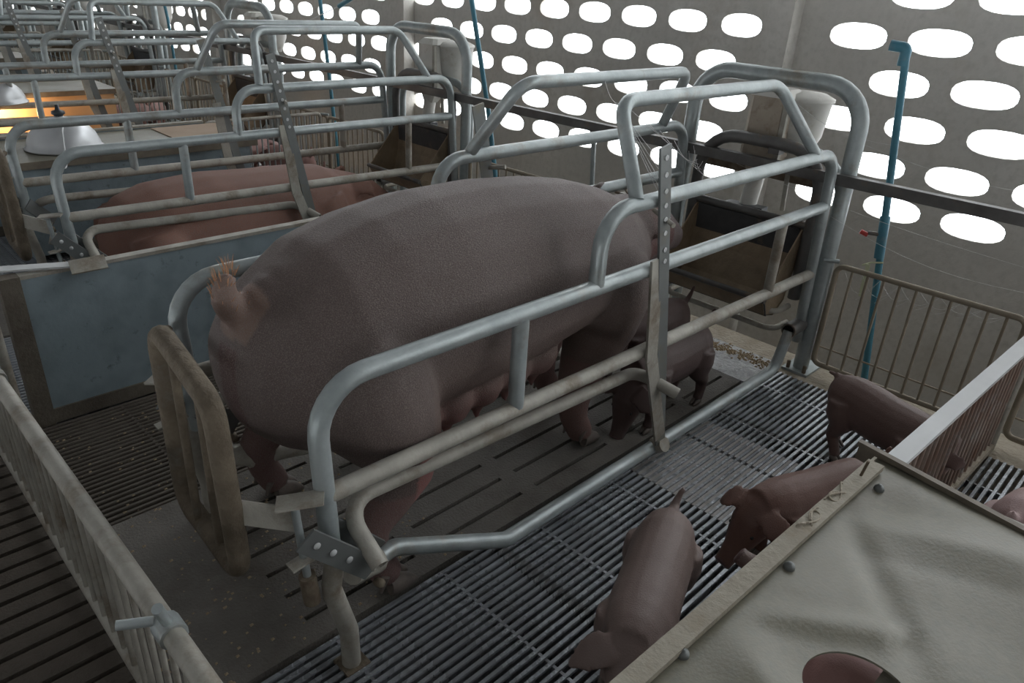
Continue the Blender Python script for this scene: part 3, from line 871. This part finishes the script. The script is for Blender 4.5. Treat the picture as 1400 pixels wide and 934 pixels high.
# ------------------------------------------------------------------ pigs
def body_mesh(lofts, voxel, smooth_it, tint, name, material, parent):
    b = MB()
    me = bpy.data.meshes.new(name)
    vs, fs = [], []
    for L_ in lofts:
        q = MB(); q.loft(L_, 18)
        o = len(vs)
        vs += q.v; fs += [tuple(i+o for i in f) for f in q.f]
    me.from_pydata(vs, [], fs); me.update()
    bm = bmesh.new(); bm.from_mesh(me); bmesh.ops.remove_doubles(bm, verts=bm.verts, dist=1e-5)
    bmesh.ops.recalc_face_normals(bm, faces=bm.faces); bm.to_mesh(me); bm.free()
    ob = bpy.data.objects.new(name, me); COL.objects.link(ob)
    r = ob.modifiers.new('r', 'REMESH'); r.mode = 'VOXEL'; r.voxel_size = voxel; r.use_smooth_shade = True
    s = ob.modifiers.new('s', 'SMOOTH'); s.factor = .5; s.iterations = smooth_it
    dg = bpy.context.evaluated_depsgraph_get()
    nm = bpy.data.meshes.new_from_object(ob.evaluated_get(dg))
    bpy.data.objects.remove(ob)
    ca = nm.color_attributes.new('tint', 'FLOAT_COLOR', 'POINT')
    buf = []
    for v in nm.vertices:
        c = tint(v.co, v.normal); buf += [c[0], c[1], c[2], 1]
    ca.data.foreach_set('color', buf)
    nm.polygons.foreach_set('use_smooth', [True]*len(nm.polygons))
    nm.materials.clear(); nm.materials.append(material)
    nm.name = name
    o0 = parent_loc(parent)
    nm.transform(Matrix.Translation(-o0))
    o = bpy.data.objects.new(name, nm); COL.objects.link(o); o.parent = parent
    return o

def limb(pts):
    """pts: (pos, radius[, squash]) -> loft rings perpendicular to path"""
    out = []
    k = len(pts)
    P_ = [V(p[0]) for p in pts]
    for i in range(k):
        t = (P_[min(i+1,k-1)] - P_[max(i-1,0)]).normalized()
        sd = t.cross(V((1,0,0.001)))
        if sd.length < .2: sd = t.cross(V((0,0,1)))
        sd.normalize(); up = sd.cross(t)
        r = pts[i][1]; q = pts[i][2] if len(pts[i]) > 2 else 1.0
        out.append((P_[i], sd, up, r*q, r, r))
    return out
def flat_ear(base, tip, wdt, nrm, thick=.012, cup=0.0):
    base, tip = V(base), V(tip); t = (tip-base); L_ = t.length; t.normalize()
    n = V(nrm); n = (n - t*n.dot(t)).normalized(); sd = t.cross(n)
    out = []
    for u, q in ((0,.6),(.2,.95),(.45,.92),(.7,.6),(.9,.25),(1,.06)):
        out.append((base + t*L_*u + n*cup*math.sin(math.pi*u), sd, n, wdt*q, thick*(1-.4*u), thick*(1-.4*u)))
    return out
def xring(x, y, z0, z1, hw, mid=.5):
    zc = z0 + (z1-z0)*mid
    return ((x,y,zc), (0,1,0), (0,0,1), hw, z1-zc, zc-z0)

def sow():
    y0 = 1.405
    s = thing('sow', 'huge greyish brown sow standing in the nearest crate, tail curled up', 'pig', (1.3, y0, 0))
    L_ = []
    L_.append([xring(.572,y0+.01,.53,.64,.05), xring(.595,y0+.01,.45,.70,.14), xring(.645,y0,.40,.755,.21), xring(.70,y0,.37,.80,.245), xring(.79,y0,.36,.862,.272),
               xring(.93,y0,.36,.90,.288), xring(1.10,y0,.37,.922,.292), xring(1.30,y0,.385,.922,.290), xring(1.50,y0,.415,.905,.284),
               xring(1.66,y0,.44,.878,.268), xring(1.77,y0,.455,.848,.240), xring(1.86,y0,.48,.81,.195), xring(1.95,y0+.01,.50,.755,.15)])
    # hams and shoulders
    L_.append(limb([((.76,1.22,.70),.09),((.80,1.225,.60),.155),((.83,1.215,.50),.15),((.87,1.20,.40),.115),((.865,1.185,.32),.085),((.80,1.175,.25),.060),((.762,1.17,.205),.050),((.772,1.165,.13),.041),((.795,1.16,.075),.042),((.81,1.157,.045),.04)]))
    L_.append(limb([((.76,1.60,.70),.09),((.80,1.595,.60),.155),((.82,1.60,.50),.15),((.85,1.625,.40),.115),((.84,1.64,.32),.085),((.77,1.655,.25),.060),((.735,1.66,.205),.050),((.745,1.665,.13),.041),((.77,1.67,.075),.042),((.785,1.67,.045),.04)]))
    for yy, yo, dx in ((1.25,1.268,0), (1.56,1.54,.14)):
        L_.append(limb([((1.66+dx,yy,.76),.07),((1.68+dx,yy,.64),.145),((1.70+dx,yy,.54),.14),((1.71+dx,yy+.01,.44),.112),((1.665+dx,yo,.34),.085),((1.632+dx,yo,.26),.064),((1.62+dx,yo,.19),.054),((1.635+dx,yo,.12),.045),((1.66+dx,yo,.08),.045),((1.68+dx,yo,.045),.043)]))
    # neck, head, snout
    L_.append(limb([((1.80,y0,.64),.17),((1.92,y0+.01,.64),.15),((2.04,y0+.02,.64),.132),((2.15,y0+.03,.625),.112),((2.25,y0+.04,.595),.08),((2.32,y0+.05,.57),.062),((2.35,y0+.055,.56),.058)]))
    # ears hanging forward
    L_.append(flat_ear((1.91,1.31,.785),(1.975,1.245,.665),.066,(.2,-1,.4),.013,.02))
    L_.append(flat_ear((1.93,1.52,.78),(2.04,1.60,.69),.065,(.2,1,.4),.013,.02))
    # udder lobes and teats, two rows
    for yy in (1.265, 1.52):
        for i in range(5):
            x = .965+.108*i
            z = .385 + .012*i
            L_.append(limb([((x,yy,z+.07),.066),((x,yy-.005,z+.01),.078),((x,yy-.008,z-.035),.058),((x,yy-.01,z-.055),.022),((x,yy-.012,z-.085),.011),((x,yy-.012,z-.097),.008)]))
    # tail: thick root, curling out and up
    tl = [((.76,y0,.72),.065),((.70,y0,.715),.055),((.655,y0,.715),.044),((.625,y0,.722),.037),((.600,y0,.74),.033),((.587,y0,.768),.030),((.592,y0+.002,.798),.025),((.608,y0+.002,.82),.016)]
    for x, r in ((.652,.052),(.685,.070),(.722,.092)):
        arc = []
        for j in range(11):
            a = math.pi*(-.1+1.0*j/10)
            arc.append(((x + .03*(1-math.sin(a)), y0 - r*math.cos(a), .718 + r*.9*math.sin(a)), .019))
        L_.append(limb(arc))
    L_.append(limb(tl))
    def tint(p, n):
        base = V((.112,.084,.077))
        pink = V((.36,.15,.14))
        dark = V((.10,.065,.058))
        f = 0
        if p.z < .47 and .86 < p.x < 1.50: f = min(1, (.47-p.z)/.12)*.9
        if 1.5 < p.x < 1.95 and p.z < .36: f = max(f, .35)
        if p.z < .30: f = max(f, .25)
        c = base.lerp(pink, f)
        c = c.lerp(V((.25,.165,.13)), .5*max(0, min(1, (.62-p.z)/.25)) * (1-f) if .9 < p.x < 1.7 else 0)
        if p.x > 1.97: c = c.lerp(V((.10,.07,.07)), min(1,(p.x-1.97)/.06))
        if p.x > 1.90 and p.y < 1.33 and p.z > .6: c = c.lerp(V((.10,.035,.032)), min(1,(p.x-1.90)/.05))
        if p.x < .66 and abs(p.y-y0) < .06 and p.z > .68: c = c.lerp(V((.24,.155,.12)), .7)
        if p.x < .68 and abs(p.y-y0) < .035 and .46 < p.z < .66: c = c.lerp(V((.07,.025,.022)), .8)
        return c
    body_mesh(L_, .0105, 5, tint, 'body', SKIN, s)
    # hooves: two claws and dew claws per foot
    for (x, y, z) in ((.825,1.155,0),(.80,1.672,0),(1.70,1.268,0),(1.84,1.54,0)):
        for sgn in (-1, 1):
            h = MB()
            yy = y + sgn*.022
            h.loft([((x-.03,yy,.035),(0,1,0),(0,0,1),.017,.02,.033),((x,yy,.032),(0,1,0),(0,0,1),.022,.026,.032),((x+.035,yy,.022),(0,1,0),(0,0,1),.018,.016,.022),((x+.055,yy,.010),(0,1,0),(0,0,1),.006,.004,.009)], 12)
            h.build('hoof', HOOF, s)
            MB().tube([(x-.05,yy*1.0+sgn*.012,.085),(x-.066,yy+sgn*.014,.045)], [.011,.004], n=8).build('dew_claw', HOOF, s)
    # tail bristles
    hb = MB()
    for i in range(120):
        q, r = tl[3 + R_.randrange(5)]
        d = V((R_.uniform(-1,.6), R_.uniform(-1,1), R_.uniform(-.3,1))).normalized()
        a = V(q) + d*r*.8
        e = a + (d*.5 + V((.1,0,.9))).normalized()*R_.uniform(.012,.035)
        hb.tube([a, a.lerp(e,.5)+V((0,0,.004)), e], [.0009,.0007,.0003], n=4)
    tag(hb.build('tail_bristles', HAIR, s), kind='stuff')
    for sgn, yy in ((-1,1.345),(1,1.535)):
        MB().lathe([(0,.012),(.008,.009),(.012,0)], (2.14,yy,.675), (.2,sgn,.2), 12).build('eye', EYE, s)
    return s
sow()

def piglet(label, loc, yaw, pitch=0.0, turn=0.0, bend=0.0, size=1.0, col=(.30,.17,.14), light=None, tail=(.06,.5), step=0.0,
           group='piglets of the litter', ear=1.0, drop=0.0, lie=0.0, rump_up=0.0, twist=0.0):
    pg = thing('piglet', label, 'pig', (loc[0], loc[1], 0), group)
    M = Matrix.Translation(V((loc[0], loc[1], loc[2] if len(loc) > 2 else 0))) @ Matrix.Rotation(yaw, 4, 'Z') @ Matrix.Scale(size, 4)
    def W(p):
        p = V(p)
        yb = p.y + bend*(p.x+.0)*abs(p.x+.0)*3
        zz = p.z - (lie if p.z > .11 else lie*p.z/.11)
        if rump_up: zz += rump_up*max(0, -p.x/.18)*(1 if p.z > .1 else p.z/.1)
        return M @ V((p.x, yb, zz))
    def D(v): return (M.to_3x3() @ V(v)).normalized()
    def trans(rings):
        return [(W(c), D(sd), D(up), a*size, bu*size, bd*size) for c, sd, up, a, bu, bd in rings]
    L_ = []
    body = [(-.192,.205,.235,.012),(-.183,.175,.262,.036),(-.16,.145,.278,.058),(-.115,.125,.287,.069),(-.05,.115,.285,.0705),(.02,.115,.281,.070),
            (.085,.122,.281,.071),(.13,.135,.28,.066),(.17,.15,.275,.056),(.20,.17,.265,.045)]
    L_.append(trans([xring(x,0,z0,z1,hw) for x,z0,z1,hw in body]))
    for sg in (-1, 1):
        st = step*sg
        L_.append(trans(limb([((-.12,.040*sg,.21),.045),((-.115,.043*sg,.165),.046),((-.115-st*.3,.045*sg,.125),.034),((-.145-st*.6,.045*sg,.085),.021),((-.14-st,.045*sg,.045),.0165),((-.13-st,.045*sg,.018),.017)])))
        L_.append(trans(limb([((.115,.040*sg,.21),.045),((.12,.044*sg,.165),.041),((.118+st*.3,.045*sg,.125),.028),((.122+st*.7,.045*sg,.075),.0175),((.12+st,.045*sg,.035),.016),((.128+st,.045*sg,.015),.017)])))
    HM = Matrix.Translation(V((.165,0,.225-drop))) @ Matrix.Rotation(turn, 4, 'Z') @ Matrix.Rotation(pitch, 4, 'Y')
    def hd(rings):
        r3 = HM.to_3x3()
        return [(HM @ V(c), r3 @ V(sd), r3 @ V(up), a, bu, bd) for c, sd, up, a, bu, bd in rings]
    head = [((-.02,0,-.01),(0,1,0),(0,0,1),.052,.05,.055),((.03,0,.0),(0,1,0),(0,0,1),.054,.047,.05),((.075,0,.0),(0,1,0),(0,0,1),.051,.045,.046),
            ((.11,0,-.006),(0,1,0),(0,0,1),.041,.036,.04),((.145,0,-.014),(0,1,0),(0,0,1),.029,.026,.03),((.18,0,-.018),(0,1,0),(0,0,1),.0235,.022,.024),((.193,0,-.018),(0,1,0),(0,0,1),.024,.023,.024)]
    L_.append(trans(hd(head)))
    for sg in (-1, 1):
        L_.append(trans(hd(flat_ear((.03,.038*sg,.036),(.03+.042*ear,(.038+.077*ear)*sg,.036-.058*ear),.040*min(1,ear+.2),(-.1,.6*sg,1),.0055,.014))))
    tz = tail
    L_.append(trans(limb([((-.17,0,.255),.016),((-.192,0,.262),.011),((-.205,.004,.262+tz[0]*.4),.0085),((-.205-.01*tz[1],.012,.262+tz[0]),.006)])))
    base = V(col)
    lt = V(light) if light else base*1.0
    ear_c = V((min(1,col[0]*1.35), col[1]*1.1, col[2]*1.1))
    def tint(p, n):
        h = (p.z - (loc[2] if len(loc) > 2 else 0))/size
        q = noise.noise(p*9)*.5+.5
        c = base.lerp(lt, q*.6)
        if h < .10: c = c.lerp(base*1.15, .3)
        return c
    body_mesh(L_, .0058*size, 3, tint, 'body', PSKIN, pg)
    i3 = M
    for sg in (-1, 1):
        e = W(HM @ V((.098,.036*sg,.016)))
        MB().lathe([(0,.004),(.004,.003),(.006,-.002)], e, D(HM.to_3x3() @ V((.4,sg,.5))), 8).build('eye', EYE, pg)
    if lie < .05:
        for sg in (-1, 1):
            st = step*sg
            for x, y in ((-.125-st,.045*sg),(.133+st,.045*sg)):
                for s2 in (-1, 1):
                    h = MB()
                    rg = [((x-.012,y+.007*s2,.016),(0,1,0),(0,0,1),.0075,.01,.0155),((x+.006,y+.0075*s2,.012),(0,1,0),(0,0,1),.0085,.008,.0115),((x+.022,y+.0065*s2,.005),(0,1,0),(0,0,1),.003,.002,.0045)]
                    h.loft(trans(rg), 8); h.build('hoof', HOOF, pg)
    # nostrils disc
    MB().lathe([(0,.003),(.018*size,.003),(.023*size,0),(.022*size,-.006)], W(HM @ V((.193,0,-.018))), D(HM.to_3x3() @ V((1,0,.1))), 14).build('snout_disc', mat_snout, pg)
    return pg
mat_snout = mat('snout_skin', (.14,.085,.08), (.10,.06,.055), rough=.5, scale=60)
rad = math.radians
BR = (.20,.105,.085)
piglet('brown piglet with short upright tail walking on the slats away from the wall', (1.125,.605), rad(-157), pitch=rad(38), turn=rad(14), size=1.08, col=(.185,.135,.12), light=(.235,.18,.165), tail=(.045,0), step=.02)
piglet('reddish brown piglet with floppy ears beside the lid corner', (1.735,.503), rad(158), pitch=rad(44), turn=rad(8), size=1.02, col=(.135,.07,.054), light=(.175,.097,.076), step=.02)
piglet('brown piglet with arched back and tail towards the front fence', (2.29,.53), rad(-110), pitch=rad(85), turn=rad(-70), ear=.5, size=1.04, col=(.145,.092,.08), light=(.19,.125,.11), bend=.2, tail=(-.005,1.8), step=.035)
piglet('dark piglet sniffing the slab beside the flat bar of the near crate', (2.075,1.21), rad(179), pitch=rad(64), drop=.05, size=1.12, col=(.075,.05,.047), light=(.15,.105,.097), step=.01)
piglet('dark piglet behind the perforated flat bar under the sow head', (2.23,1.42), rad(172), pitch=rad(30), size=1.1, col=(.08,.05,.045), light=(.12,.075,.068))
piglet('small piglet of which only the snout shows at the lid edge', (1.375,.195), rad(98), pitch=rad(-18), size=.9, col=(.17,.115,.10))
piglet('pale pink piglet in the pen beyond the white rail', (2.06,.0), rad(-22), pitch=rad(20), size=1.35, col=(.44,.31,.30), light=(.50,.38,.37), tail=(-.06,.3))
piglet('pink piglet under the round hole of the beige lid', (1.17,.06,.0), rad(-80), pitch=rad(20), size=1.1, col=(.58,.34,.32), light=(.66,.42,.40))

# sow lying in the second pen
def sow2(y0, label, col):
    s = thing('sow', label, 'pig', (1.7, y0, 0))
    L_ = []
    L_.append([xring(.95,y0,.10,.22,.06), xring(.98,y0,.03,.33,.17), xring(1.06,y0,.0,.42,.27), xring(1.20,y0,.0,.465,.32), xring(1.45,y0,.0,.485,.33),
               xring(1.70,y0,.0,.47,.32), xring(1.92,y0,.0,.465,.30), xring(2.08,y0,.02,.45,.26), xring(2.20,y0+.01,.06,.40,.19), xring(2.28,y0+.02,.08,.36,.14)])
    L_.append(limb([((2.15,y0,.25),.17),((2.28,y0+.02,.24),.14),((2.40,y0+.03,.21),.115),((2.50,y0+.04,.17),.08),((2.58,y0+.05,.14),.06),((2.61,y0+.05,.13),.056)]))
    L_.append(flat_ear((2.24,y0-.10,.36),(2.33,y0-.18,.26),.07,(.2,-1,.4),.013,.02))
    L_.append(flat_ear((2.24,y0+.12,.36),(2.40,y0+.20,.30),.07,(.2,1,.5),.013,.02))
    for yy in (-.22,.22):
        L_.append(limb([((1.10,y0+yy,.30),.10),((1.12,y0+yy*1.15,.20),.14),((1.22,y0+yy*1.3,.10),.09),((1.38,y0+yy*1.35,.06),.05),((1.45,y0+yy*1.35,.04),.03)]))
        L_.append(limb([((1.98,y0+yy*.8,.30),.13),((2.02,y0+yy,.2),.11),((2.1,y0+yy*1.1,.08),.06),((2.3,y0+yy*1.1,.045),.04),((2.36,y0+yy*1.1,.04),.03)]))
    def tint(p, n):
        c = V(col)
        q = noise.noise(p*3)*.5+.5
        return c.lerp(c*1.35, q)
    body_mesh(L_, .016, 5, tint, 'body', SKIN, s)
    for sgn in (-1, 1):
        MB().lathe([(0,.012),(.008,.009),(.012,0)], (2.38,y0+.03+sgn*.095,.26), (.2,sgn,.3), 12).build('eye', EYE, s)
    return s
sow2(3.53, 'reddish brown sow lying on her belly in the second crate', (.22,.105,.075))

PK = (.40,.23,.21)
far = [((2.20,4.98),190,'pink piglet dozing behind the blue creep box',.0),((2.45,5.15),20,'pale pink piglet lying beside the wire divider',.05),((2.62,4.80),100,'pinkish piglet with head against the wire divider',.05),
       ((2.35,4.35),140,'pink piglet lying near the lying sow head',.06),((2.30,7.1),170,'pale piglet lying in the third pen',.06),((2.6,7.25),60,'pale piglet resting near the third trough',.06),((2.0,7.2),10,'pale pink piglet far back beside the third divider',.06)]
for (xy, yw, lb_, li) in far:
    piglet(lb_, (*xy, 0), rad(yw), pitch=rad(15), size=1.1, col=PK, light=(.46,.30,.27), lie=li, group='piglets in the far pens')
